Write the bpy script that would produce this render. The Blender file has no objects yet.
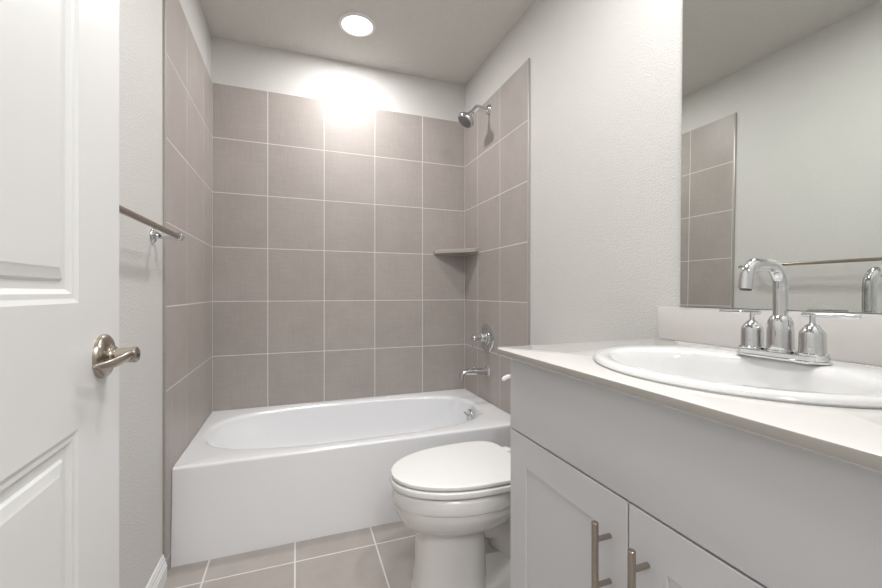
import bpy, bmesh, math, random
from mathutils import Vector, Matrix
random.seed(7)
C = bpy.context.scene.collection
PI = math.pi
R = math.radians

# ---------------------------------------------------------------- camera, world, light, exposure
sc = bpy.context.scene
H = 1.024                      # lens height above the floor
cd = bpy.data.cameras.new('camera')
cam = bpy.data.objects.new('camera', cd); C.objects.link(cam)
cam.location = (0, 0, H)
cam.rotation_euler = (R(90), 0, -0.3503)
cd.sensor_width = 36; cd.lens = 36 * 395 / 882; cd.shift_y = -0.0019
cd.clip_start = 0.02
sc.camera = cam
w = bpy.data.worlds.new('world'); sc.world = w; w.use_nodes = True
w.node_tree.nodes['Background'].inputs[0].default_value = (0.9, 0.95, 1, 1)
w.node_tree.nodes['Background'].inputs[1].default_value = 0.25
sc.view_settings.view_transform = 'Standard'; sc.view_settings.look = 'None'
sc.view_settings.gamma = 1; sc.view_settings.use_curve_mapping = False
sc.view_settings.exposure = 0.10

def area(name, loc, size, power, color, rot=(0, 0, 0), shape='DISK', spread=180, parent=None, size_y=None):
    l = bpy.data.lights.new(name, 'AREA'); l.shape = shape; l.size = size
    if size_y: l.size_y = size_y
    l.energy = power; l.color = color; l.spread = R(spread)
    o = bpy.data.objects.new(name, l); C.objects.link(o); o.location = loc; o.rotation_euler = rot
    if parent: o.parent = parent
    return o
TUB_CAN = (0.304, 2.135); VAN_CAN = (0.80, 0.53)
HALL_FILL = area('hall_fill', (0.15, -1.0, 2.38), 0.9, 28, (1, 0.99, 0.98))  # added fill lamp, unseen in the hallway behind the camera
TUB_POWER = 9.5; VAN_POWER = 9.5; DOME_FILL_POWER = 8.0

# ---------------------------------------------------------------- room numbers
XL, XR, YB, ZC = -0.441, 1.086, 2.498, 2.453      # tile faces and ceiling
TH = 0.008                                        # tile stands proud of the paint
PL, PR, PB = XL - TH, XR + TH, YB + TH            # painted planes
ZT = H + 1.168                                    # top of tile
RIM = 0.362                                       # tub rim height
TY = 1.743                                        # tub front
EL, ER = 1.664, 1.697                             # tile outer edges
YF = 0.045                                        # inner face of the front wall

# ---------------------------------------------------------------- materials
def mat(name, col, rough=0.5, metal=0.0, coat=0.0, spec=0.5):
    m = bpy.data.materials.new(name); m.use_nodes = True
    b = m.node_tree.nodes['Principled BSDF']
    b.inputs['Base Color'].default_value = (*col, 1)
    b.inputs['Roughness'].default_value = rough
    b.inputs['Metallic'].default_value = metal
    b.inputs['Coat Weight'].default_value = coat
    b.inputs['Coat Roughness'].default_value = 0.06
    b.inputs['Specular IOR Level'].default_value = spec
    return m
def N(m, t, **kw):
    n = m.node_tree.nodes.new(t)
    for k, v in kw.items():
        if k in n.inputs: n.inputs[k].default_value = v
        else: setattr(n, k, v)
    return n
def L(m, a, b): m.node_tree.links.new(a, b)
def bsdf(m): return m.node_tree.nodes['Principled BSDF']
def coords(m, scale=(1, 1, 1)):
    g = N(m, 'ShaderNodeNewGeometry'); mp = N(m, 'ShaderNodeMapping')
    mp.inputs['Scale'].default_value = scale
    L(m, g.outputs['Position'], mp.inputs['Vector']); return mp.outputs['Vector']
def add_bump(m, scale, strength, dist=0.002, detail=3, lo=None, hi=None):
    n = N(m, 'ShaderNodeTexNoise', Scale=scale, Detail=detail); L(m, coords(m), n.inputs['Vector'])
    src = n.outputs['Fac']
    if lo is not None:
        mr = N(m, 'ShaderNodeMapRange'); mr.inputs['From Min'].default_value = lo; mr.inputs['From Max'].default_value = hi
        mr.interpolation_type = 'SMOOTHSTEP'; L(m, src, mr.inputs['Value']); src = mr.outputs['Result']
    b = N(m, 'ShaderNodeBump', Strength=strength, Distance=dist); L(m, src, b.inputs['Height'])
    L(m, b.outputs['Normal'], bsdf(m).inputs['Normal'])
def add_tone(m, col, var, scale, detail=4, vec=None):
    n = N(m, 'ShaderNodeTexNoise', Scale=scale, Detail=detail); L(m, vec or coords(m), n.inputs['Vector'])
    r = N(m, 'ShaderNodeMix'); r.data_type = 'RGBA'
    r.inputs[6].default_value = (*[c * (1 - var) for c in col], 1); r.inputs[7].default_value = (*[min(1, c * (1 + var)) for c in col], 1)
    L(m, n.outputs['Fac'], r.inputs[0]); L(m, r.outputs[2], bsdf(m).inputs['Base Color']); return r

M = {}
M['wall'] = mat('wall_paint', (0.65, 0.64, 0.62), 0.55); add_tone(M['wall'], (0.65, 0.64, 0.62), 0.02, 5)
add_bump(M['wall'], 160, 0.38, 0.0020, 3, 0.42, 0.62)
M['ceil'] = mat('ceiling_paint', (0.69, 0.67, 0.64), 0.8); add_bump(M['ceil'], 95, 0.6, 0.003, 3, 0.42, 0.62)
M['door'] = mat('door_paint', (0.72, 0.722, 0.72), 0.38); add_bump(M['door'], 40, 0.05, 0.001)
M['trim'] = mat('trim_paint', (0.80, 0.80, 0.80), 0.3); add_tone(M['trim'], (0.80, 0.80, 0.80), 0.01, 6)
M['vanity'] = mat('cabinet_paint', (0.66, 0.665, 0.685), 0.35); add_tone(M['vanity'], (0.66, 0.665, 0.685), 0.012, 4)
M['quartz'] = mat('cultured_marble', (0.66, 0.645, 0.625), 0.12, coat=0.3); add_tone(M['quartz'], (0.66, 0.645, 0.625), 0.02, 30)
M['edge'] = mat('counter_edge_shade', (0.36, 0.34, 0.31), 0.3); add_tone(M['edge'], (0.36, 0.34, 0.31), 0.03, 60)  # shade on the counter's side faces, put into their colour
M['ceramic'] = mat('white_ceramic', (0.76, 0.76, 0.76), 0.08, coat=0.5); add_tone(M['ceramic'], (0.76, 0.76, 0.76), 0.005, 4)
M['tub'] = mat('tub_enamel', (0.85, 0.86, 0.88), 0.14, coat=0.4); add_tone(M['tub'], (0.85, 0.86, 0.88), 0.006, 4)
M['plastic'] = mat('seat_plastic', (0.86, 0.855, 0.84), 0.18, coat=0.2); add_tone(M['plastic'], (0.86, 0.855, 0.84), 0.005, 4)
M['toilet'] = mat('toilet_china', (0.80, 0.79, 0.775), 0.1, coat=0.5); add_tone(M['toilet'], (0.80, 0.79, 0.775), 0.006, 4)
M['chrome'] = mat('chrome', (0.66, 0.67, 0.68), 0.05, 1.0)
M['dark'] = mat('dark_recess', (0.03, 0.03, 0.03), 0.6)
M['spray'] = mat('spray_face_grey', (0.22, 0.22, 0.23), 0.35, 0.5); M['hole'] = mat('dark_rubber', (0.06, 0.06, 0.065), 0.5)
M['nickel'] = mat('brushed_nickel', (0.42, 0.37, 0.32), 0.25, 1.0)
M['mirror'] = mat('mirror_silver', (0.80, 0.825, 0.80), 0.0, 1.0)
M['mirror_edge'] = mat('mirror_edge_glass', (0.32, 0.38, 0.35), 0.15)
M['greymetal'] = mat('grey_metal_edge', (0.42, 0.40, 0.37), 0.4, 0.3)
M['grout'] = mat('grout', (0.74, 0.71, 0.69), 0.8); add_bump(M['grout'], 300, 0.2)
for k, sc_ in (('greymetal', 200), ('dark', 50), ('hole', 50), ('mirror_edge', 50)):
    n = N(M[k], 'ShaderNodeTexNoise', Scale=sc_, Detail=2); L(M[k], coords(M[k], (1, 1, 0.1)), n.inputs['Vector'])
    mr = N(M[k], 'ShaderNodeMapRange'); r0 = bsdf(M[k]).inputs['Roughness'].default_value
    mr.inputs['To Min'].default_value = r0 * 0.8; mr.inputs['To Max'].default_value = r0 * 1.2
    L(M[k], n.outputs['Fac'], mr.inputs['Value']); L(M[k], mr.outputs['Result'], bsdf(M[k]).inputs['Roughness'])

def tile_material(name, col, rough):
    m = mat(name, col, rough, coat=0.0)
    cols = []
    for s in ((3, 3, 60), (60, 60, 3)):        # faint woven streaks both ways
        n = N(m, 'ShaderNodeTexNoise', Scale=5.0, Detail=5); L(m, coords(m, s), n.inputs['Vector']); cols.append(n.outputs['Fac'])
    n3 = N(m, 'ShaderNodeTexNoise', Scale=6.0, Detail=6); L(m, coords(m), n3.inputs['Vector'])
    a = N(m, 'ShaderNodeMath', operation='ADD'); L(m, cols[0], a.inputs[0]); L(m, cols[1], a.inputs[1])
    b = N(m, 'ShaderNodeMath', operation='ADD'); L(m, a.outputs[0], b.inputs[0]); L(m, n3.outputs['Fac'], b.inputs[1])
    at = N(m, 'ShaderNodeAttribute'); at.attribute_name = 'tint'
    c = N(m, 'ShaderNodeMath', operation='ADD'); L(m, b.outputs[0], c.inputs[0]); L(m, at.outputs['Fac'], c.inputs[1])
    mr = N(m, 'ShaderNodeMapRange'); mr.inputs['From Min'].default_value = 1.2; mr.inputs['From Max'].default_value = 2.8
    L(m, c.outputs[0], mr.inputs['Value'])
    r = N(m, 'ShaderNodeMix'); r.data_type = 'RGBA'
    r.inputs[6].default_value = (col[0] * .84, col[1] * .83, col[2] * .82, 1); r.inputs[7].default_value = (col[0] * 1.15, col[1] * 1.16, col[2] * 1.17, 1)
    L(m, mr.outputs['Result'], r.inputs[0]); L(m, r.outputs[2], bsdf(m).inputs['Base Color'])
    bp = N(m, 'ShaderNodeBump', Strength=0.08, Distance=0.001); L(m, a.outputs[0], bp.inputs['Height']); L(m, bp.outputs['Normal'], bsdf(m).inputs['Normal'])
    return m
M['tile'] = tile_material('wall_tile_glaze', (0.45, 0.41, 0.388), 0.42)
M['ftile'] = tile_material('floor_tile_glaze', (0.46, 0.42, 0.395), 0.4)

def emit(name, col, s):
    m = bpy.data.materials.new(name); m.use_nodes = True; nt = m.node_tree; nt.nodes.clear()
    e = nt.nodes.new('ShaderNodeEmission'); o = nt.nodes.new('ShaderNodeOutputMaterial')
    e.inputs[0].default_value = (*col, 1); e.inputs[1].default_value = s; nt.links.new(e.outputs[0], o.inputs[0]); return m
M['lens'] = emit('lamp_lens_glow', (1, 0.99, 0.97), 3.0)

# ---------------------------------------------------------------- mesh helpers
def finish(bm, ang=38):
    bmesh.ops.recalc_face_normals(bm, faces=bm.faces)
    for f in bm.faces: f.smooth = True
    for e in bm.edges:
        if len(e.link_faces) == 2:
            e.smooth = e.calc_face_angle(0) < R(ang)
        else: e.smooth = False
def obj(name, bm, m, parent=None, ang=38, recalc=True, mats=None):
    if recalc: finish(bm, ang)
    me = bpy.data.meshes.new(name); bm.to_mesh(me); bm.free()
    for x in (mats or [m]): me.materials.append(x)
    o = bpy.data.objects.new(name, me); C.objects.link(o)
    if parent: o.parent = parent
    return o
def empty(name, loc=(0, 0, 0), rz=0):
    o = bpy.data.objects.new(name, None); C.objects.link(o); o.location = loc; o.rotation_euler = (0, 0, rz); o.empty_display_size = 0.05; return o
def tag(o, label=None, cat=None, group=None, kind=None):
    if label: o['label'] = label
    if cat: o['category'] = cat
    if group: o['group'] = group
    if kind: o['kind'] = kind
    return o
def box(bm, x0, x1, y0, y1, z0, z1, bev=0.0, seg=2, mat_index=0):
    b = bmesh.new(); bmesh.ops.create_cube(b, size=1)
    for v in b.verts: v.co = Vector((x0 + (v.co.x + .5) * (x1 - x0), y0 + (v.co.y + .5) * (y1 - y0), z0 + (v.co.z + .5) * (z1 - z0)))
    if bev: bmesh.ops.bevel(b, geom=list(b.edges), offset=bev, segments=seg, profile=0.5, affect='EDGES')
    for f in b.faces: f.material_index = mat_index
    merge(bm, b); return bm
def merge(bm, b, mtx=None):
    if mtx: bmesh.ops.transform(b, matrix=mtx, verts=b.verts)
    vm = {v: bm.verts.new(v.co) for v in b.verts}
    for f in b.faces:
        try:
            nf = bm.faces.new([vm[v] for v in f.verts]); nf.material_index = f.material_index
        except ValueError: pass
    b.free()
def loft(bm, rings, cap0=True, cap1=True, closed=True):
    vs = [[bm.verts.new(p) for p in r] for r in rings]
    n = len(rings[0])
    for a, b in zip(vs, vs[1:]):
        for i in range(n if closed else n - 1):
            j = (i + 1) % n
            bm.faces.new((a[i], a[j], b[j], b[i]))
    if cap0: bm.faces.new(vs[0][::-1])
    if cap1: bm.faces.new(vs[-1])
    return vs
def frame_to(d):
    d = Vector(d).normalized(); return d.to_track_quat('Z', 'Y').to_matrix()
def lathe(bm, prof, origin=(0, 0, 0), axis=(0, 0, 1), n=40, cap0=True, cap1=True):
    q = frame_to(axis); o = Vector(origin); rings = []
    for r, h in prof:
        rings.append([o + q @ Vector((r * math.cos(2 * PI * i / n), r * math.sin(2 * PI * i / n), h)) for i in range(n)])
    loft(bm, rings, cap0, cap1); return bm
def tube(bm, pts, rad, n=20, sy=1.0):
    pts = [Vector(p) for p in pts]; rads = rad if isinstance(rad, (list, tuple)) else [rad] * len(pts)
    rings = []; prev = None
    for i, p in enumerate(pts):
        t = (pts[min(i + 1, len(pts) - 1)] - pts[max(i - 1, 0)]).normalized()
        if prev is None:
            a = Vector((0, 0, 1)) if abs(t.z) < .9 else Vector((1, 0, 0))
            u = (a - t * a.dot(t)).normalized()
        else: u = (prev - t * prev.dot(t)).normalized()
        prev = u; v = t.cross(u)
        rr = rads[i]; ru, rv = (rr if isinstance(rr, tuple) else (rr, rr * sy))
        rings.append([p + u * ru * math.cos(2 * PI * k / n) + v * rv * math.sin(2 * PI * k / n) for k in range(n)])
    loft(bm, rings); return bm
def bez(p0, p1, p2, p3, n=16):
    p0, p1, p2, p3 = map(Vector, (p0, p1, p2, p3)); r = []
    for i in range(n + 1):
        t = i / n; r.append(p0 * (1 - t) ** 3 + p1 * 3 * t * (1 - t) ** 2 + p2 * 3 * t * t * (1 - t) + p3 * t ** 3)
    return r
def arc(c, r, a0, a1, ux, uy, n=14):
    c, ux, uy = Vector(c), Vector(ux), Vector(uy)
    return [c + ux * r * math.cos(a0 + (a1 - a0) * i / n) + uy * r * math.sin(a0 + (a1 - a0) * i / n) for i in range(n + 1)]
# rays: loops that share their angles, so a rectangle can be bridged to an oval
def angles(n, rect, c):
    x0, x1, y0, y1 = rect
    a = [2 * PI * i / n for i in range(n)] + [math.atan2(y - c[1], x - c[0]) % (2 * PI) for x in (x0, x1) for y in (y0, y1)]
    a.sort(); out = []
    for v in a:
        if not out or v - out[-1] > 1e-4: out.append(v)
    return out
def rect_loop(ang, rect, c, z, rad=0.0):
    x0, x1, y0, y1 = rect; r = []
    for a in ang:
        dx, dy = math.cos(a), math.sin(a); t = 1e9
        if dx > 1e-9: t = min(t, (x1 - c[0]) / dx)
        if dx < -1e-9: t = min(t, (x0 - c[0]) / dx)
        if dy > 1e-9: t = min(t, (y1 - c[1]) / dy)
        if dy < -1e-9: t = min(t, (y0 - c[1]) / dy)
        r.append(Vector((c[0] + dx * t, c[1] + dy * t, z)))
    return r
def sup_loop(ang, ext, c, z, p=2.0):
    # superellipse with its own four half-extents about c: ext = (x-, x+, y-, y+)
    r = []
    for a in ang:
        dx, dy = math.cos(a), math.sin(a)
        ax = ext[1] if dx > 0 else ext[0]; ay = ext[3] if dy > 0 else ext[2]
        t = (abs(dx / ax) ** p + abs(dy / ay) ** p) ** (-1 / p)
        r.append(Vector((c[0] + dx * t, c[1] + dy * t, z)))
    return r

# ---------------------------------------------------------------- the setting
def slab(name, x0, x1, y0, y1, z0, z1, m, parent=None):
    o = obj(name, box(bmesh.new(), x0, x1, y0, y1, z0, z1), m, parent, recalc=True)
    if not parent: tag(o, kind='structure')
    return o
YH = -1.45                                      # hallway end behind the camera
wl = slab('wall_left', PL - 0.1, PL, YF, PB, 0, ZC, M['wall'])
wr = slab('wall_right', PR, PR + 0.1, YF, PB, 0, ZC, M['wall'])
wb = slab('wall_back', PL - 0.1, PR + 0.1, PB, PB + 0.1, 0, ZC, M['wall'])
slab('ceiling', PL - 0.1, PR + 0.1, YH - .1, PB + 0.1, ZC, ZC + 0.1, M['ceil'])
b = bmesh.new()
DX0, DX1 = -0.265, 0.485                        # doorway
box(b, PL - .1, DX0, YF - .115, YF, 0, ZC); box(b, DX1, PR + .1, YF - .115, YF, 0, ZC); box(b, DX0, DX1, YF - .115, YF, 2.04, ZC)
tag(obj('wall_front', b, M['wall']), kind='structure')
slab('wall_hall_left', PL - .7, PL - .6, YH, YF - .115, 0, ZC, M['wall'])
slab('wall_hall_right', PR + .1, PR + .2, YH, YF - .115, 0, ZC, M['wall'])
slab('wall_hall_end', PL - .7, PR + .2, YH - .1, YH, 0, ZC, M['wall'])
slab('wall_hall_return', PL - .7, PL - .1, YF - .115, YF, 0, ZC, M['wall'])
slab('ceiling_hall', PL - .7, PL - .1, YH - .1, YF, ZC, ZC + .1, M['ceil'])

def tiles(name, cells, plane, thick, m, parent, gap=0.0021, bev=0.0004):
    """cells = (a0,a1,b0,b1) rectangles; plane maps (a,b,depth) to world, depth 0 = tile face, + into wall"""
    bm = bmesh.new(); tints = []
    for a0, a1, b0, b1 in cells:
        t = random.uniform(-.16, .16); g = gap
        fr = [(a0 + g + bev, b0 + g + bev), (a1 - g - bev, b0 + g + bev), (a1 - g - bev, b1 - g - bev), (a0 + g + bev, b1 - g - bev)]
        mid = [(a0 + g, b0 + g), (a1 - g, b0 + g), (a1 - g, b1 - g), (a0 + g, b1 - g)]
        rings = [[plane(a, b_, 0) for a, b_ in fr], [plane(a, b_, bev * .8) for a, b_ in mid], [plane(a, b_, thick) for a, b_ in mid]]
        n0 = len(bm.faces)
        loft(bm, rings, True, True)
        tints += [t] * (len(bm.faces) - n0)
    bmesh.ops.recalc_face_normals(bm, faces=bm.faces)
    o = obj(name, bm, m, parent, recalc=False)
    at = o.data.attributes.new('tint', 'FLOAT', 'FACE')
    at.data.foreach_set('value', tints)
    return o
def cells(As, Bs, skip=None):
    return [(a0, a1, b0, b1) for a0, a1 in zip(As, As[1:]) for b0, b1 in zip(Bs, Bs[1:]) if not (skip and skip(a0, a1, b0, b1))]
P_ = 0.3048
ZR = [ZT - k * P_ for k in range(6)][::-1]      # row lines, lowest first
full = [RIM - 0.002] + ZR
G = 0.0024
# back wall
tb = tiles('tile_cladding', cells([XL, -0.157, 0.157, 0.466, 0.782, XR], full), lambda a, b_, d: Vector((a, YB + d, b_)), TH, M['tile'], wb)
obj('grout', box(bmesh.new(), XL, XR, YB + 0.0005, PB + .001, RIM - .002, ZT - 0.001), M['grout'], tb)
# side walls: full-height leg in front of the tub
def side(parent, xf, s, E, g1, g2):
    pl = lambda a, b_, d: Vector((xf + s * d, a, b_))
    edge = E + 0.012
    cs = cells([edge, g1, g2, YB], full[1:]) + cells([TY, g1, g2, YB], full[:2]) + [(edge, TY, 0.056, full[1]), (edge, TY, 0.0, 0.056)]
    t = tiles('tile_cladding', cs, pl, TH, M['tile'], parent)
    bm = bmesh.new()
    xs = sorted((xf + s * 0.0005, xf + s * (TH + .001)))
    box(bm, xs[0], xs[1], edge, YB, RIM - .002, ZT - .001); box(bm, xs[0], xs[1], edge, TY, 0, RIM)
    obj('grout', bm, M['grout'], t)
    xs = sorted((xf - s * 0.0005, xf + s * (TH + .001)))
    obj('edge_trim', box(bmesh.new(), xs[0], xs[1], E, edge, 0, ZT, 0.001), M['greymetal'], t)
side(wl, XL, -1, EL, 1.963, 2.284)
side(wr, XR, 1, ER, 1.997, 2.290)

# floor: substrate with tiles
fl = slab('floor', PL - .7, PR + .2, YH - .1, PB, -0.1, -0.0005, M['grout'])
fx = [PL - .69 ] + [x for x in [-0.006 + .3075 * k for k in range(-3, 4)]] + [PR + .19]
fy = [1.600 + .3048 * k for k in range(-10, 3)]
fx = [x for x in fx]
tiles('floor_tiles', cells(sorted(fx), fy), lambda a, b_, d: Vector((a, b_, -d)), 0.006, M['ftile'], fl, gap=0.0030)

# baseboards
def baseboard(name, p0, p1, nrm):
    prof = [(0.0, 0.0), (0.014, 0.0), (0.014, 0.050), (0.0115, 0.053), (0.0115, 0.060), (0.0085, 0.064), (0.0085, 0.074), (0.0055, 0.080), (0.004, 0.088), (0.0, 0.090)]
    n = Vector(nrm); bm = bmesh.new()
    rings = [[Vector(p) + n * a + Vector((0, 0, h)) for a, h in prof] for p in (p0, p1)]
    loft(bm, rings); return tag(obj(name, bm, M['trim'], ang=20), kind='structure')
baseboard('baseboard_left', (PL, YF, 0), (PL, EL - .001, 0), (1, 0, 0))
baseboard('baseboard_right', (PR, 0.93, 0), (PR, ER - .001, 0), (-1, 0, 0))
# doorway casing, on the room side and the jamb
b = bmesh.new()
box(b, DX0, DX0 + .018, YF - .115, YF, 0, 2.04); box(b, DX1 - .018, DX1, YF - .115, YF, 0, 2.04); box(b, DX0, DX1, YF - .115, YF, 2.022, 2.04)
tag(obj('trim_1', b, M['trim']), kind='structure')

# ---------------------------------------------------------------- door leaf with moulded panels
DW, DT, DH = 0.744, 0.035, 2.015
door = empty('door_1', (-0.2477, 0.0505, 0.01), R(90 + 2.1)); tag(door, kind='structure')
def door_leaf():
    bm = bmesh.new()
    px = (0.141, DW - 0.141); rails = [(0.225, 0.8345), (1.000, DH - 0.135)]
    prof = [(0, 0), (0.006, 0.0025), (0.012, 0.0030), (0.018, 0.0075), (0.028, 0.0075), (0.031, 0.0045), (0.040, 0.0030), (0.044, 0.0015)]
    for y0, s in ((0, 1), (DT, -1)):
        xs = [0, px[0], px[1], DW]; zs = [0, rails[0][0], rails[0][1], rails[1][0], rails[1][1], DH]
        V = {(i, j): bm.verts.new((x, y0, z)) for i, x in enumerate(xs) for j, z in enumerate(zs)}
        for i in range(3):
            for j in range(5):
                if i == 1 and j in (1, 3): continue
                bm.faces.new((V[i, j], V[i + 1, j], V[i + 1, j + 1], V[i, j + 1]))
        for z0, z1 in rails:
            rings = [[(px[0] + o, y0 + s * d, z0 + o), (px[1] - o, y0 + s * d, z0 + o), (px[1] - o, y0 + s * d, z1 - o), (px[0] + o, y0 + s * d, z1 - o)] for o, d in prof]
            loft(bm, rings, False, True)
    for a, c_, e, g in (((0, 0), (DW, 0), (DW, DH), (0, DH)),):
        pass
    q = [(0, 0), (DW, 0), (DW, DH), (0, DH)]
    for (xa, za), (xb, zb) in zip(q, q[1:] + q[:1]):
        bm.faces.new([bm.verts.new(p) for p in ((xa, 0, za), (xb, 0, zb), (xb, DT, zb), (xa, DT, za))])
    bmesh.ops.remove_doubles(bm, verts=bm.verts, dist=1e-5)
    return bm
obj('door_leaf', door_leaf(), M['door'], door, ang=12)
def handle(side):
    # local: rose on the door face, +x along the leaf; lever runs back toward the hinge
    s = -1 if side == 0 else 1; y0 = 0 if side == 0 else DT
    cx, cz = DW - 0.0690, 0.9190
    h = obj('door_handle', lathe(bmesh.new(), [(0.0325, 0), (0.0325, 0.0045), (0.0315, 0.0062), (0.0285, 0.0085), (0.0225, 0.0105), (0.0200, 0.0110), (0.0175, 0.0125), (0.0165, 0.0135)], (cx, y0, cz), (0, s, 0), 56), M['nickel'], door)
    tag(h, 'brushed nickel wave lever handle')
    bm = bmesh.new()
    lathe(bm, [(0.0150, 0.012), (0.0145, 0.016), (0.0125, 0.0175), (0.0110, 0.019), (0.0112, 0.034), (0.0120, 0.040), (0.0118, 0.0430), (0.0090, 0.0450)], (cx, y0, cz), (0, s, 0), 32)
    obj('neck', bm, M['nickel'], h)
    bm = bmesh.new(); K = 36; pts = []; rings = []
    ctrl = bez((0.004, .036, 0.000), (-0.030, .0385, 0.0035), (-0.050, 0.026, -0.0115), (-0.086, .019, -0.0030), K)
    for i, p in enumerate(ctrl):
        t = i / K
        hv = (0.0088 * (1 - t) + 0.0052 * t) * (1 if t < .82 else max(.12, math.sqrt(max(0, 1 - ((t - .82) / .18) ** 2))))
        ht = (0.0070 * (1 - t) + 0.0030 * t) * (1 if t < .9 else max(.3, math.sqrt(max(0, 1 - ((t - .9) / .1) ** 2))))
        tw = 0.9 * (1 - t) ** 1.2 - 0.25                  # the blade twists as it leaves the hub
        tn = (ctrl[min(i + 1, K)] - ctrl[max(i - 1, 0)]).normalized()
        u0 = Vector((0, 0, 1)); u0 = (u0 - tn * u0.dot(tn)).normalized(); v0 = tn.cross(u0)
        u = u0 * math.cos(tw) + v0 * math.sin(tw); v = v0 * math.cos(tw) - u0 * math.sin(tw)
        ring = []
        for k in range(24):
            q = p + u * hv * math.cos(2 * PI * k / 24) + v * ht * math.sin(2 * PI * k / 24)
            ring.append(Vector((cx + q.x, y0 + s * q.y, cz + q.z)))
        rings.append(ring)
    loft(bm, rings)
    obj('lever', bm, M['nickel'], h)
    if side == 0:
        obj('latch_button', lathe(bmesh.new(), [(0.0030, 0), (0.0030, 0.0015), (0.002, 0.002)], (cx, s * 0.045, cz), (0, s, 0), 16), M['hole'], h)
handle(0); handle(1)
for z in (0.2, 1.0, 1.8):
    obj('hinge', tube(bmesh.new(), [(-0.006, -0.004, z - .045), (-0.006, -0.004, z + .045)], 0.006, 14), M['nickel'], door)
obj('latch_plate', box(bmesh.new(), DW - .0005, DW + .001, 0.006, 0.029, 0.89, 0.948), M['nickel'], door)

# ---------------------------------------------------------------- bathtub
def bathtub():
    t = empty('bathtub', (0.3225, 2.12, 0)); ox, oy = t.location.x, t.location.y
    e = 0.0015
    rect = (XL + e, XR - e, TY, YB - e)
    c = (0.31, 2.135); ang = angles(200, rect, c)
    def sh(loop): return [Vector((p.x - ox, p.y - oy, p.z)) for p in loop]
    def rc(ins, z):  # inset only on the front edge (rounded nose)
        return sh([Vector((p.x, p.y + ins if abs(p.y - rect[2]) < 1e-6 else p.y, z)) for p in rect_loop(ang, rect, c, z)])
    r = 0.012; rings = [rc(-0.018, 0.0), rc(-0.018, 0.004), rc(-0.010, RIM * .5), rc(0.0, RIM - 0.03), rc(0, RIM - r)]
    for k in range(1, 6):
        a = PI / 2 * k / 5; rings.append(rc(r * (1 - math.cos(a)), RIM - r + r * math.sin(a)))
    # ext as absolute oval bounds -> four half-extents
    def sup(x0, x1, y0, y1, z, p): return sh(sup_loop(ang, (c[0] - x0, x1 - c[0], c[1] - y0, y1 - c[1]), c, z, p))
    X0, X1, Y0, Y1 = -0.385, 0.985, 1.825, 2.440
    rr = 0.022
    rings.append(sup(X0 - rr - .014, X1 + rr + .014, Y0 - rr - .006, Y1 + rr, RIM, 3.2))
    for k in range(0, 7):
        a = PI / 2 * k / 6; o = rr * (1 - math.sin(a))
        rings.append(sup(X0 - o, X1 + o, Y0 - o, Y1 + o, RIM - 0.002 - rr * (1 - math.cos(a)), 2.9))
    D = RIM - 0.002 - rr; zf = 0.075
    for k in range(1, 15):
        u = k / 14; s = math.sin(u * PI / 2); dz = (1 - math.cos(u * PI / 2))
        z = D + (zf - D) * (u ** 0.9)
        lx = 0.06 + 0.24 * u ** 1.2 if True else 0
        f = u ** 6
        rings.append(sup(X0 + 0.22 * u + 0.10 * f, X1 - 0.045 * u - 0.10 * f, Y0 + 0.035 * u + 0.08 * f, Y1 - 0.035 * u - 0.08 * f, z, 2.9))
    rings.append(sup(X0 + .40, X1 - .22, Y0 + .18, Y1 - .18, zf - 0.006, 2.6))
    bm = bmesh.new(); loft(bm, rings, False, True)
    obj('tub_body', bm, M['tub'], t, ang=50)
    # overflow plate on the drain-end wall with its trip lever
    oc = Vector((0.960 - ox, 2.130 - oy, 0.296)); ax = Vector((-1, 0, 0.12)).normalized()
    ov = obj('overflow_plate', lathe(bmesh.new(), [(0.040, 0), (0.040, 0.004), (0.037, 0.008), (0.028, 0.0105), (0.0, 0.0115)], oc, ax, 36, True, False), M['chrome'], t)
    bm = bmesh.new(); q = oc + ax * 0.008
    tube(bm, [q, q + Vector((-.012, 0, .006)), q + Vector((-.026, 0, .020)), q + Vector((-.030, 0, .026))], [0.006, 0.006, 0.006, 0.004], 14)
    obj('trip_lever', bm, M['chrome'], ov)
    b = bmesh.new(); lathe(b, [(0.0045, 0), (0.0045, 0.002), (0.003, 0.003)], oc + ax * .0115 + Vector((0, 0, -.018)), ax, 14)
    obj('screw', b, M['hole'], ov)
    obj('drain', lathe(bmesh.new(), [(0.035, 0), (0.034, 0.003), (0.025, 0.004), (0.022, 0.010), (0.0, 0.012)], (0.79 - ox, 2.135 - oy, zf - .006), (0, 0, 1), 32, True, False), M['chrome'], t)
    tag(t, 'white alcove bathtub with plain apron, set between the tiled walls', 'bathtub')
bathtub()

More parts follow.
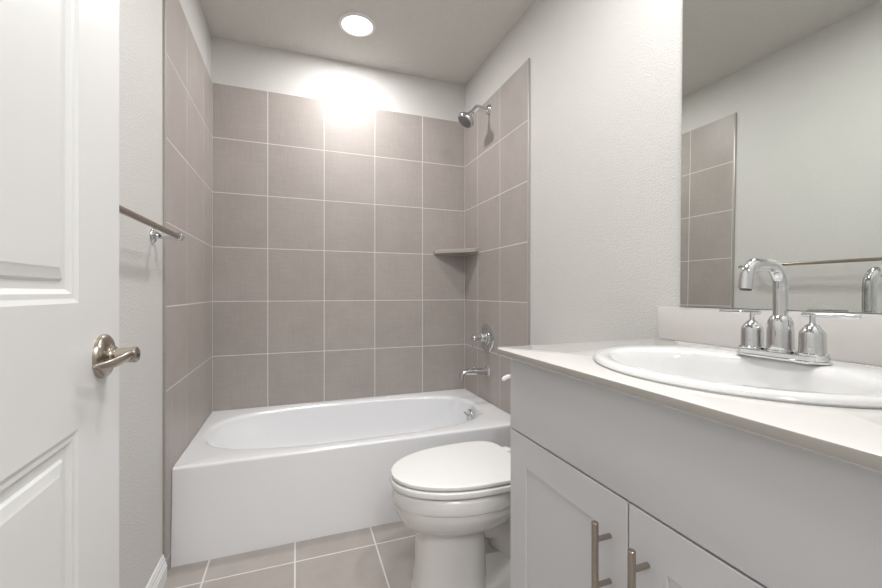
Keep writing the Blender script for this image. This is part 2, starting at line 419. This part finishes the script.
# ---------------------------------------------------------------- tub fittings on the right wall
def shower_head():
    y, z = 2.132, H + 1.100
    t = empty('shower_fixture', (XR, y, z)); tag(t, 'chrome shower head on a curved arm above the tub', 'shower head')
    obj('flange', lathe(bmesh.new(), [(0.030, 0), (0.030, 0.003), (0.026, 0.009), (0.017, 0.014), (0.012, 0.015)], (0, 0, 0), (-1, 0, 0), 32), M['chrome'], t)
    p = [Vector((-0.004, 0, 0)), Vector((-0.03, 0, 0.004))] + bez((-0.04, 0, .005), (-.075, 0, .015), (-.092, 0, .004), (-0.112, 0, -0.034), 14)
    obj('arm', tube(bmesh.new(), p, 0.0085, 18), M['chrome'], t)
    o = Vector((-0.112, 0, -0.034)); d = Vector((-0.60, 0, -0.80)).normalized()
    h = obj('shower_head', lathe(bmesh.new(), [(0.008, -.006), (0.013, -0.004), (0.015, 0.002), (0.013, 0.010), (0.016, 0.014), (0.0165, 0.024), (0.020, 0.030), (0.040, 0.044), (0.050, 0.054), (0.0525, 0.060), (0.0525, 0.072), (0.048, 0.079), (0.0, 0.079)], o, d, 44, True, False), M['chrome'], t)
    b = bmesh.new(); lathe(b, [(0.043, 0), (0.042, 0.002), (0.022, 0.0035), (0, 0.004)], o + d * .0788, d, 32, True, False)
    q = frame_to(d)
    for ring, n in ((0.035, 16), (0.024, 11), (0.012, 6)):
        for i in range(n):
            c_ = o + d * .081 + q @ Vector((ring * math.cos(2 * PI * i / n), ring * math.sin(2 * PI * i / n), 0))
            lathe(b, [(0.0022, 0), (0.0015, 0.003)], c_, d, 8)
    obj('spray_face', b, M['spray'], h)
shower_head()
def valve():
    t = empty('shower_valve', (XR, 2.150, H - 0.272)); tag(t, 'round chrome shower valve with lever, above the tub spout', 'shower valve')
    obj('plate', lathe(bmesh.new(), [(0.089, 0), (0.089, 0.003), (0.086, 0.006), (0.070, 0.010), (0.048, 0.012), (0.046, 0.016), (0.034, 0.018), (0.032, 0.022)], (0, 0, 0), (-1, 0, 0), 56), M['chrome'], t)
    obj('handle_hub', lathe(bmesh.new(), [(0.027, 0.015), (0.026, 0.045), (0.022, 0.050), (0.016, 0.052), (0.015, 0.070), (0.019, 0.073), (0.020, 0.092), (0.017, 0.100), (0, 0.102)], (0, 0, 0), (-1, 0, 0), 36, True, False), M['chrome'], t)
    b = bmesh.new(); tube(b, [(-0.090, 0, 0.010), (-0.092, 0.0, -0.02), (-0.098, 0.0, -0.045), (-0.104, 0, -0.074), (-0.105, 0, -.080)], [(0.007, 0.009), (0.007, 0.008), (0.0055, 0.008), (0.0045, 0.009), (0.002, .006)], 18)
    obj('lever', b, M['chrome'], t)
    for s in (-1, 1):
        obj('screw', lathe(bmesh.new(), [(0.005, 0), (0.005, 0.0025), (0.003, 0.0035)], (-0.0085, 0, s * .062), (-1, 0, 0), 14), M['chrome'], t)
valve()
def spout():
    t = empty('tub_spout', (XR, 2.140, H - 0.474)); tag(t, 'chrome tub spout low on the tiled wall', 'tub spout')
    obj('flange', lathe(bmesh.new(), [(0.033, 0), (0.033, 0.005), (0.027, 0.012), (0.022, 0.013)], (0, 0, 0), (-1, 0, 0), 32), M['chrome'], t)
    b = bmesh.new()
    tube(b, [(-0.006, 0, 0), (-0.05, 0, 0.0), (-0.11, 0, 0.002), (-0.145, 0, 0.003), (-0.163, 0, -.001), (-0.173, 0, -.012), (-0.175, 0, -.036)],
         [(0.020, 0.023), (0.0195, 0.022), (0.0185, 0.0205), (0.017, 0.020), (0.016, 0.0195), (0.015, 0.0195), (0.014, 0.018)], 26)
    obj('spout_body', b, M['chrome'], t)
    obj('diverter', lathe(bmesh.new(), [(0.004, 0), (0.004, 0.014), (0.008, 0.017), (0.008, 0.023), (0.005, 0.026)], (-0.092, 0, 0.006), (0, 0, 1), 18), M['chrome'], t)
spout()
# corner shelf
b = bmesh.new(); z0 = H + 0.256; s = 0.226; rings = []
for z, o in ((z0, 0.003), (z0 + .003, 0), (z0 + .022, 0), (z0 + .025, 0.003)):
    rings.append([Vector((XR - .0005, YB - .0005, z)), Vector((XR - s + o, YB - .0005, z)), Vector((XR - s + o, YB - .022, z)), Vector((XR - .022, YB - s + o, z)), Vector((XR - .0005, YB - s + o, z))])
loft(b, rings)
M['shelf'] = tile_material('shelf_stone', (0.43, 0.39, 0.36), 0.35)
tag(obj('corner_shelf', b, M['shelf'], ang=20), 'taupe triangular soap shelf in the tiled corner', 'shelf')

# ---------------------------------------------------------------- toilet
def toilet():
    t = empty('toilet', (PR, 1.296, 0), PI)      # local +x points away from the wall, into the room
    tag(t, 'white two-piece toilet with closed oval lid between vanity and bathtub', 'toilet')
    n = 56
    def egg(xb, xf, hw, z, pf=2.0, pb=2.6, xc=None):
        if xc is None: xc = xb + (xf - xb) * 0.42
        r = []
        for i in range(n):
            a = 2 * PI * i / n; c_, s_ = math.cos(a), math.sin(a); p = pf if c_ > 0 else pb
            A = (xf - xc) if c_ > 0 else (xc - xb)
            k = (abs(c_ / A) ** p + abs(s_ / hw) ** p) ** (-1 / p)
            r.append(Vector((xc + c_ * k, s_ * k, z)))
        return r
    bm = bmesh.new()
    # bowl
    loft(bm, [egg(.43, .715, .100, .232), egg(.41, .730, .112, .234), egg(.39, .748, .130, .242), egg(.37, .766, .150, .258), egg(.358, .777, .163, .280), egg(.350, .786, .173, .305), egg(.346, .789, .170, .322), egg(.344, .792, .1745, .327), egg(.344, .793, .175, .333), egg(.345, .793, .175, .364), egg(.347, .791, .173, .370), egg(.352, .786, .168, .374)])
    # pedestal column
    loft(bm, [egg(.465, .724, .112, 0.0, 2.6, 3), egg(.465, .722, .111, .012, 2.6, 3), egg(.468, .716, .106, .03, 2.5, 3), egg(.47, .711, .101, .10, 2.4, 3), egg(.47, .709, .097, .16, 2.3, 3), egg(.47, .706, .095, .22, 2.2, 2.8), egg(.46, .706, .094, .245, 2.2, 2.8)])
    # rear foot, trap and deck
    loft(bm, [egg(.10, .56, .110, 0, 3, 3), egg(.10, .56, .109, .014, 3, 3), egg(.12, .56, .095, .045, 2.6, 3), egg(.14, .56, .060, .075, 2.4, 3), egg(.15, .55, .048, .10, 2.4, 3)])
    tube(bm, bez((.50, 0, .23), (.30, 0, .20), (.42, 0, .02), (.24, 0, .08), 18), [(.075, .078)] * 4 + [(.070, .072)] * 15, 24)
    tube(bm, bez((.24, 0, .06), (.14, 0, .10), (.17, 0, .26), (.24, 0, .33), 12), [.068] * 13, 20)
    loft(bm, [egg(.055, .42, .095, .26, 3, 5), egg(.045, .45, .115, .31, 3, 5), egg(.035, .47, .135, .345, 3, 5), egg(.03, .47, .150, .375, 3, 5), egg(.034, .46, .146, .380, 3, 5)])
    obj('bowl', bm, M['toilet'], t, ang=35)
    def pad(name, z0, h, xb, xf, hw, m, e=0.006, dome=0.0):
        xc = xb + (xf - xb) * .36
        bm = bmesh.new(); rg = []
        for k in range(5): a = PI / 2 * k / 4; o = e * (1 - math.sin(a)); rg.append(egg(xb + o, xf - o, hw - o, z0 + e * (1 - math.cos(a)), 2.1, 4.2, xc))
        for k in range(5): a = PI / 2 * k / 4; o = e * (1 - math.cos(a)); rg.append(egg(xb + o, xf - o, hw - o, z0 + h - e + e * math.sin(a), 2.1, 4.2, xc))
        if dome:
            for f in (.93, .8, .6, .35): rg.append(egg(xb + (xf - xb) * .5 * (1 - f), xf - (xf - xb) * .5 * (1 - f), hw * f, z0 + h + dome * (1 - f ** 2), 2.1, 4.2, xc))
        loft(bm, rg); return obj(name, bm, m, t, ang=40)
    pad('seat', .3790, .0210, .350, .799, .177, M['plastic'], 0.005)
    pad('lid', .4045, .0135, .335, .796, .174, M['plastic'], 0.004, 0.004)
    for s_ in (-1, 1): obj('hinge', box(bmesh.new(), .305, .352, s_ * .075 - .02, s_ * .075 + .02, .378, .412, .006, 3), M['plastic'], t, ang=35)
    # tank
    def rrect(x0, x1, hw, z, p=7):
        cx = (x0 + x1) / 2; r = []
        for i in range(n):
            a = 2 * PI * i / n; c_, s_ = math.cos(a), math.sin(a)
            k = (abs(c_ / ((x1 - x0) / 2)) ** p + abs(s_ / hw) ** p) ** (-1 / p); r.append(Vector((cx + c_ * k, s_ * k, z)))
        return r
    TF = PR - 0.880
    bm = bmesh.new(); loft(bm, [rrect(.03, TF - .04, .175, .381, 5), rrect(.025, TF - .03, .185, .40, 6), rrect(.02, TF - .012, .205, .55), rrect(.016, TF - .004, .213, .695)])
    obj('tank', bm, M['toilet'], t, ang=35)
    bm = bmesh.new(); loft(bm, [rrect(.012, TF + .004, .228, .6965), rrect(.010, TF + .008, .231, .702), rrect(.010, TF + .008, .231, .718), rrect(.016, TF + .002, .225, .727), rrect(.04, TF - .02, .19, .730)])
    obj('tank_lid', bm, M['toilet'], t, ang=35)
    # lever sits on the far end of the tank front (local -y is world +y)
    fl_ = obj('flush_lever', lathe(bmesh.new(), [(0.014, 0), (0.014, 0.004), (0.009, 0.008), (0.009, 0.022)], (TF - .010, -.165, .665), (1, 0, 0), 22), M['plastic'], t)
    tag(fl_, 'white plastic flush lever')
    b = bmesh.new(); tube(b, [(TF + .010, -.165, .665), (TF + .028, -.165, .670), (TF + .050, -.163, .670), (TF + .070, -.158, .664), (TF + .078, -.155, .660)], [(.007, .008), (.008, .009), (.010, .008), (.010, .007), (.006, .005)], 16)
    obj('lever_arm', b, M['plastic'], fl_)
    for s_ in (-1, 1):
        obj('bolt_cap', lathe(bmesh.new(), [(0.014, 0), (0.014, 0.006), (0.010, 0.014), (0.0, 0.017)], (.30, s_ * .098, 0.015), (0, 0, 1), 18, True, False), M['plastic'], t)
toilet()

# ---------------------------------------------------------------- vanity cabinet
FX = 0.520; VY0, VY1, VM = 0.126, 0.900, 0.513      # door faces, ends, middle gap
CT = H - 0.1448; CTH = 0.0165                        # counter top height and thickness
def vanity():
    v = empty('vanity_cabinet', (0.8, VM, 0)); ox, oy = v.location.x, v.location.y
    tag(v, 'white shaker vanity cabinet with two doors under the sink', 'cabinet')
    def sb(bm, x0, x1, y0, y1, z0, z1, bev=0): return box(bm, x0 - ox, x1 - ox, y0 - oy, y1 - oy, z0, z1, bev)
    b = bmesh.new(); xf = FX + 0.019
    sb(b, xf, PR - .002, VY0, VY0 + .018, 0.0, CT - CTH - .001); sb(b, xf, PR - .002, VY1 - .018, VY1, 0.0, CT - CTH - .001)
    sb(b, xf, xf + .018, VY0, VY1, 0.10, CT - CTH - .001); sb(b, PR - .012, PR - .002, VY0, VY1, 0.0, CT - CTH - .001); sb(b, xf, PR - .002, VY0, VY1, 0.10, 0.118)
    obj('carcass', b, M['vanity'], v)
    b = bmesh.new(); sb(b, xf + .05, xf + .065, VY0 + .018, VY1 - .018, 0.0, 0.10); obj('toe_kick', b, M['vanity'], v)
    zs = H - 0.3495
    b = bmesh.new(); sb(b, FX, xf, VY0, VY1, zs + .002, CT - CTH - .008, 0.0012); obj('false_drawer_front', b, M['vanity'], v)
    def shaker(y0, y1):
        z0, z1 = 0.108, zs - .0022; S = 0.072; d = 0.0035
        bm = bmesh.new(); e = .0012
        rects = [(FX + .019, 0), (FX + e, 0), (FX, e), (FX, S), (FX + .0008, S + .001), (FX + d, S + .0015)]
        rings = []
        for x, o in rects:
            rings.append([Vector((x - ox, y0 + o - oy, z0 + o)), Vector((x - ox, y1 - o - oy, z0 + o)), Vector((x - ox, y1 - o - oy, z1 - o)), Vector((x - ox, y0 + o - oy, z1 - o))])
        loft(bm, rings); return obj('door', bm, M['vanity'], v, ang=20)
    def pull(par, y):
        xb = FX - 0.033; b = bmesh.new()
        lathe(b, [(0.0050, 0), (0.006, 0.001), (0.006, 0.139), (0.0050, 0.140)], (xb - ox, y - oy, 0.485), (0, 0, 1), 24)
        p = obj('pull_handle', b, M['nickel'], par); tag(p, 'brushed nickel bar pull')
        for z in (0.514, 0.594):
            b = bmesh.new(); lathe(b, [(0.0045, 0), (0.0045, 0.033)], (xb - ox, y - oy, z), (1, 0, 0), 18); obj('standoff', b, M['nickel'], p)
    d1 = shaker(VM + .0015, VY1); pull(d1, .553)
    d2 = shaker(VY0, VM - .0015); pull(d2, .473)
vanity()

# ---------------------------------------------------------------- countertop with a hole, backsplash
SC = (0.770, 0.510)                                   # sink centre
def counter():
    x0, x1, y0, y1 = 0.487, PR - .001, 0.085, 0.932
    rect = (x0, x1, y0, y1); ang = angles(150, rect, SC)
    ang = sorted(set(ang + [math.atan2(y1 - SC[1] - q, x0 - SC[0]) % (2 * PI) for q in (0.004, .008, .014, .02, .026, .03)] + [math.atan2(y1 - SC[1], x0 - SC[0] + q) % (2 * PI) for q in (0.004, .008, .014, .02, .026, .03)]))
    def rnd(loop, ins):
        rad = 0.032; out = []; cc = Vector((x0 + rad, y1 - rad, 0))
        for p in loop:
            q = p.copy()
            if p.x < cc.x and p.y > cc.y:              # rounded front corner beside the toilet
                d = Vector((p.x - cc.x, p.y - cc.y, 0)); 
                if d.length > rad: d = d.normalized() * rad
                q = Vector((cc.x + d.x, cc.y + d.y, p.z))
            if ins:
                q.x = max(q.x, x0 + ins) if q.x < x0 + ins else q.x
                q.y = min(q.y, y1 - ins)
            out.append(q)
        return out
    base = rect_loop(ang, rect, SC, 0)
    def at(loop, z): return [Vector((p.x, p.y, z)) for p in loop]
    o0, o1 = rnd(base, 0), rnd(base, .0025)
    hole = sup_loop(ang, (.205, .205, .235, .235), SC, 0)
    e = .0025
    rings = [at(hole, CT - CTH), at(o1, CT - CTH), at(o0, CT - CTH + e), at(o0, CT - e), at(rnd(base, .0008), CT - .0008), at(o1, CT), at(hole, CT)]
    rings.append(rings[0])
    bm = bmesh.new(); loft(bm, rings, False, False); bmesh.ops.remove_doubles(bm, verts=bm.verts, dist=1e-6)
    bm.normal_update()
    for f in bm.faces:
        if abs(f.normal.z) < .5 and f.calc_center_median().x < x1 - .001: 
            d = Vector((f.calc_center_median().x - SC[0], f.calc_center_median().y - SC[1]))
            if (d.x / .21) ** 2 + (d.y / .24) ** 2 > 1.05: f.material_index = 1  # outer sides get the colour with shade in it
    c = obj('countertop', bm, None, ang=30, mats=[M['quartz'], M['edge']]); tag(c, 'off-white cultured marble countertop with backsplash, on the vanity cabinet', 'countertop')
    obj('backsplash', box(bmesh.new(), PR - .021, PR - .001, y0, y1 + .007, CT + .0002, H - .0435, .0015), M['quartz'], c)
counter()

def sink():
    s = empty('sink', (SC[0], SC[1], CT)); tag(s, 'white oval drop-in sink set in the countertop', 'sink')
    ang = [2 * PI * i / 96 for i in range(96)]
    def el(ax, ay, z, ox=0, p=2.0): return sup_loop(ang, (ax, ax, ay, ay), (ox, 0), z, p)
    rings = [el(.200, .230, -.012), el(.226, .256, -.002), el(.229, .259, .0005), el(.231, .261, .004), el(.229, .259, .0085), el(.224, .254, .0115), el(.216, .246, .0125)]
    # ledge: wide at the back (+x) for the faucet, narrow at the front
    rings += [el(.190, .226, .0120, -.012, 2.0), el(.172, .216, .0110, -.028), el(.166, .211, .0085, -.032), el(.162, .207, .003, -.034)]
    for a, b_, z in ((.157, .201, -.010), (.150, .192, -.035), (.138, .177, -.065), (.118, .152, -.095), (.09, .115, -.118), (.055, .07, -.131), (.024, .024, -.137)):
        rings.append(el(a, b_, z, -.034 + .012 * min(1, -z / .13)))
    bm = bmesh.new(); loft(bm, rings, False, False)
    # outer underside so the bowl has thickness
    ur = [el(.200, .230, -.012), el(.17, .215, -.03, -.02), el(.150, .190, -.07, -.028), el(.12, .15, -.115, -.026), el(.06, .075, -.142, -.022), el(.024, .024, -.146, -.022)]
    loft(bm, ur, False, False); bmesh.ops.remove_doubles(bm, verts=bm.verts, dist=1e-6)
    obj('basin', bm, M['ceramic'], s, ang=50)
    obj('drain', lathe(bmesh.new(), [(0.0, -.002), (0.025, -.001), (0.025, 0.002), (0.022, 0.004), (0.016, 0.003), (0.015, .007), (0, .009)], (-.022, 0, -.138), (0, 0, 1), 28, False, False), M['chrome'], s)
sink()

def faucet():
    z = CT + .0127
    f = empty('faucet', (0.913, 0.5115, z)); tag(f, 'chrome two-handle faucet with high curved spout on the sink', 'faucet')
    bm = bmesh.new(); n = 64
    def stad(hw, hl, zz):
        r = []
        for i in range(n):
            a = 2 * PI * i / n; k = math.cos(a), math.sin(a)
            r.append(Vector((hw * k[0], (hl - hw) * (1 if k[1] > 0 else -1) + hw * k[1] if abs(k[1]) > 1e-9 else 0, zz)))
        return r
    def stad2(hw, hl, zz):
        r = []; h = n // 2
        for i in range(h): a = PI * i / (h - 1); r.append(Vector((hw * math.cos(a), hl - hw + hw * math.sin(a), zz)))
        for i in range(h): a = PI + PI * i / (h - 1); r.append(Vector((hw * math.cos(a), -(hl - hw) + hw * math.sin(a), zz)))
        return r
    loft(bm, [stad2(.027, .079, 0), stad2(.0275, .0795, .002), stad2(.0275, .0795, .0035), stad2(.0255, .0775, .005), stad2(.0255, .0775, .0125), stad2(.024, .076, .014)])
    obj('base_plate', bm, M['chrome'], f, ang=30)
    # spout
    obj('spout_collar', lathe(bmesh.new(), [(.0245, .013), (.0245, .016), (.0220, .018), (.0215, .055), (.0205, .074), (.0160, .083), (.0130, .086)], (0, 0, 0), (0, 0, 1), 40), M['chrome'], f)
    Rr = .037; top = H + 0.054 - z; x1 = -0.096
    p = [Vector((0, 0, .055)), Vector((0, 0, .09)), Vector((0, 0, top - Rr))]
    p += arc((-Rr, 0, top - Rr), Rr, 0, PI / 2, (1, 0, 0), (0, 0, 1), 12)[1:]
    p += arc((x1 + .022, 0, top - .026), .026, PI / 2, PI * .96, (1, 0, 0), (0, 0, 1), 10)
    p += [Vector((x1 - .0075, 0, top - .048))]
    obj('spout', tube(bmesh.new(), p, .0123, 28), M['chrome'], f, ang=50)
    end = p[-1]; d = (p[-1] - p[-2]).normalized()
    obj('aerator', lathe(bmesh.new(), [(.0095, 0), (.0095, .003), (.006, .002)], end - d * .001, d, 24), M['hole'], f)
    for s in (-1, 1):
        yy = s * .0525
        h = obj('handle', lathe(bmesh.new(), [(.0240, .0135), (.0240, .017), (.0205, .019), (.0200, .022), (.0195, .054), (.0185, .058), (.0095, .070), (.0070, .0720), (.0050, .073), (.0045, .078), (.0045, .090)], (0, yy, 0), (0, 0, 1), 36), M['chrome'], f)
        b = bmesh.new(); zz = .0895
        pp = [Vector((0, yy - s * .016, zz)), Vector((0, yy - s * .0145, zz)), Vector((0, yy + s * .066, zz)), Vector((0, yy + s * .068, zz))]
        tube(b, pp, [.003, .0042, .0042, .003], 18)
        obj('lever', b, M['chrome'], h)
faucet()

# ---------------------------------------------------------------- mirror
MY0, MY1, MZ0, MZ1 = 0.10, 0.860, H - 0.0425, 2.05
mr_ = empty('mirror', (PR - .0185, MY1, MZ0)); mr_.rotation_euler = (0, 0.012, 0.0105)
tag(mr_, 'large frameless wall mirror standing on the backsplash', 'mirror')
w_, h_ = MY1 - MY0, MZ1 - MZ0
b = bmesh.new(); box(b, -.0045, -.0005, -w_, 0, 0, h_, .0006, 1); obj('glass', b, M['mirror_edge'], mr_)
b = bmesh.new(); bv = .0015
fv = [b.verts.new(p) for p in ((-.0048, -bv, bv), (-.0048, -bv, h_ - bv), (-.0048, -w_ + bv, h_ - bv), (-.0048, -w_ + bv, bv))]
b.faces.new(fv); ob = obj('silvering', b, M['mirror'], mr_, recalc=False)

# ---------------------------------------------------------------- towel bar
def towel_bar():
    z = H + .188; x = 0.074
    t = empty('towel_bar', (PL, 1.26, z)); tag(t, 'brushed metal towel bar on chrome posts on the left wall', 'towel bar')
    b = tube(bmesh.new(), [(x, -.335, 0), (x, .325, 0)], .0085, 20); obj('bar', b, M['nickel'], t)
    for y in (-.30, .294):
        p = obj('post', lathe(bmesh.new(), [(.025, 0), (.025, .004), (.022, .008), (.013, .013), (.0095, .022), (.0095, .050), (.0125, .060), (.0135, .070), (.0125, .080), (.007, .086), (0, .087)], (0, y, 0), (1, 0, 0), 30, True, False), M['chrome'], t)
    for y, s in ((-.335, -1), (.325, 1)):
        obj('end_cap', lathe(bmesh.new(), [(.010, -.012), (.011, 0), (.009, .005), (.0, .008)], (x, y, 0), (0, s, 0), 24, True, False), M['chrome'], t)
towel_bar()

# ---------------------------------------------------------------- ceiling downlights
def can(name, xy, power, label, spread=180):
    t = empty('ceiling_light', (xy[0], xy[1], ZC)); tag(t, label, 'light')
    obj('trim_ring', lathe(bmesh.new(), [(.098, 0), (.098, .003), (.092, .007), (.082, .009), (.080, .005), (.079, .001)], (0, 0, 0), (0, 0, -1), 56, False, False), M['trim'], t)
    obj('lens', lathe(bmesh.new(), [(.080, .0015), (.074, .0050), (.0, .0065)], (0, 0, 0), (0, 0, -1), 48, False, False), M['lens'], t)
    area('lamp', (0, 0, -.010), .12, power, (1, .99, .98), parent=t, spread=spread)
can('tub', TUB_CAN, TUB_POWER, 'round recessed ceiling light glowing above the bathtub')
can('vanity', VAN_CAN, VAN_POWER, 'round recessed ceiling light over the vanity and sink')
t = empty('dome_fill', (0.36, 0.86, ZC)); tag(t, 'added fill light, unseen flush round dome in the middle of the ceiling', 'light')  # dome added out of view as soft fill for the walls
obj('rim', lathe(bmesh.new(), [(.175, 0), (.175, .012), (.165, .018)], (0, 0, 0), (0, 0, -1), 56, False, False), M['trim'], t)
obj('diffuser', lathe(bmesh.new(), [(.165, .014), (.14, .026), (.08, .036), (.0, .040)], (0, 0, 0), (0, 0, -1), 48, False, False), M['lens'], t)
area('lamp', (0, 0, -.046), .30, DOME_FILL_POWER, (1, .99, .98), parent=t)
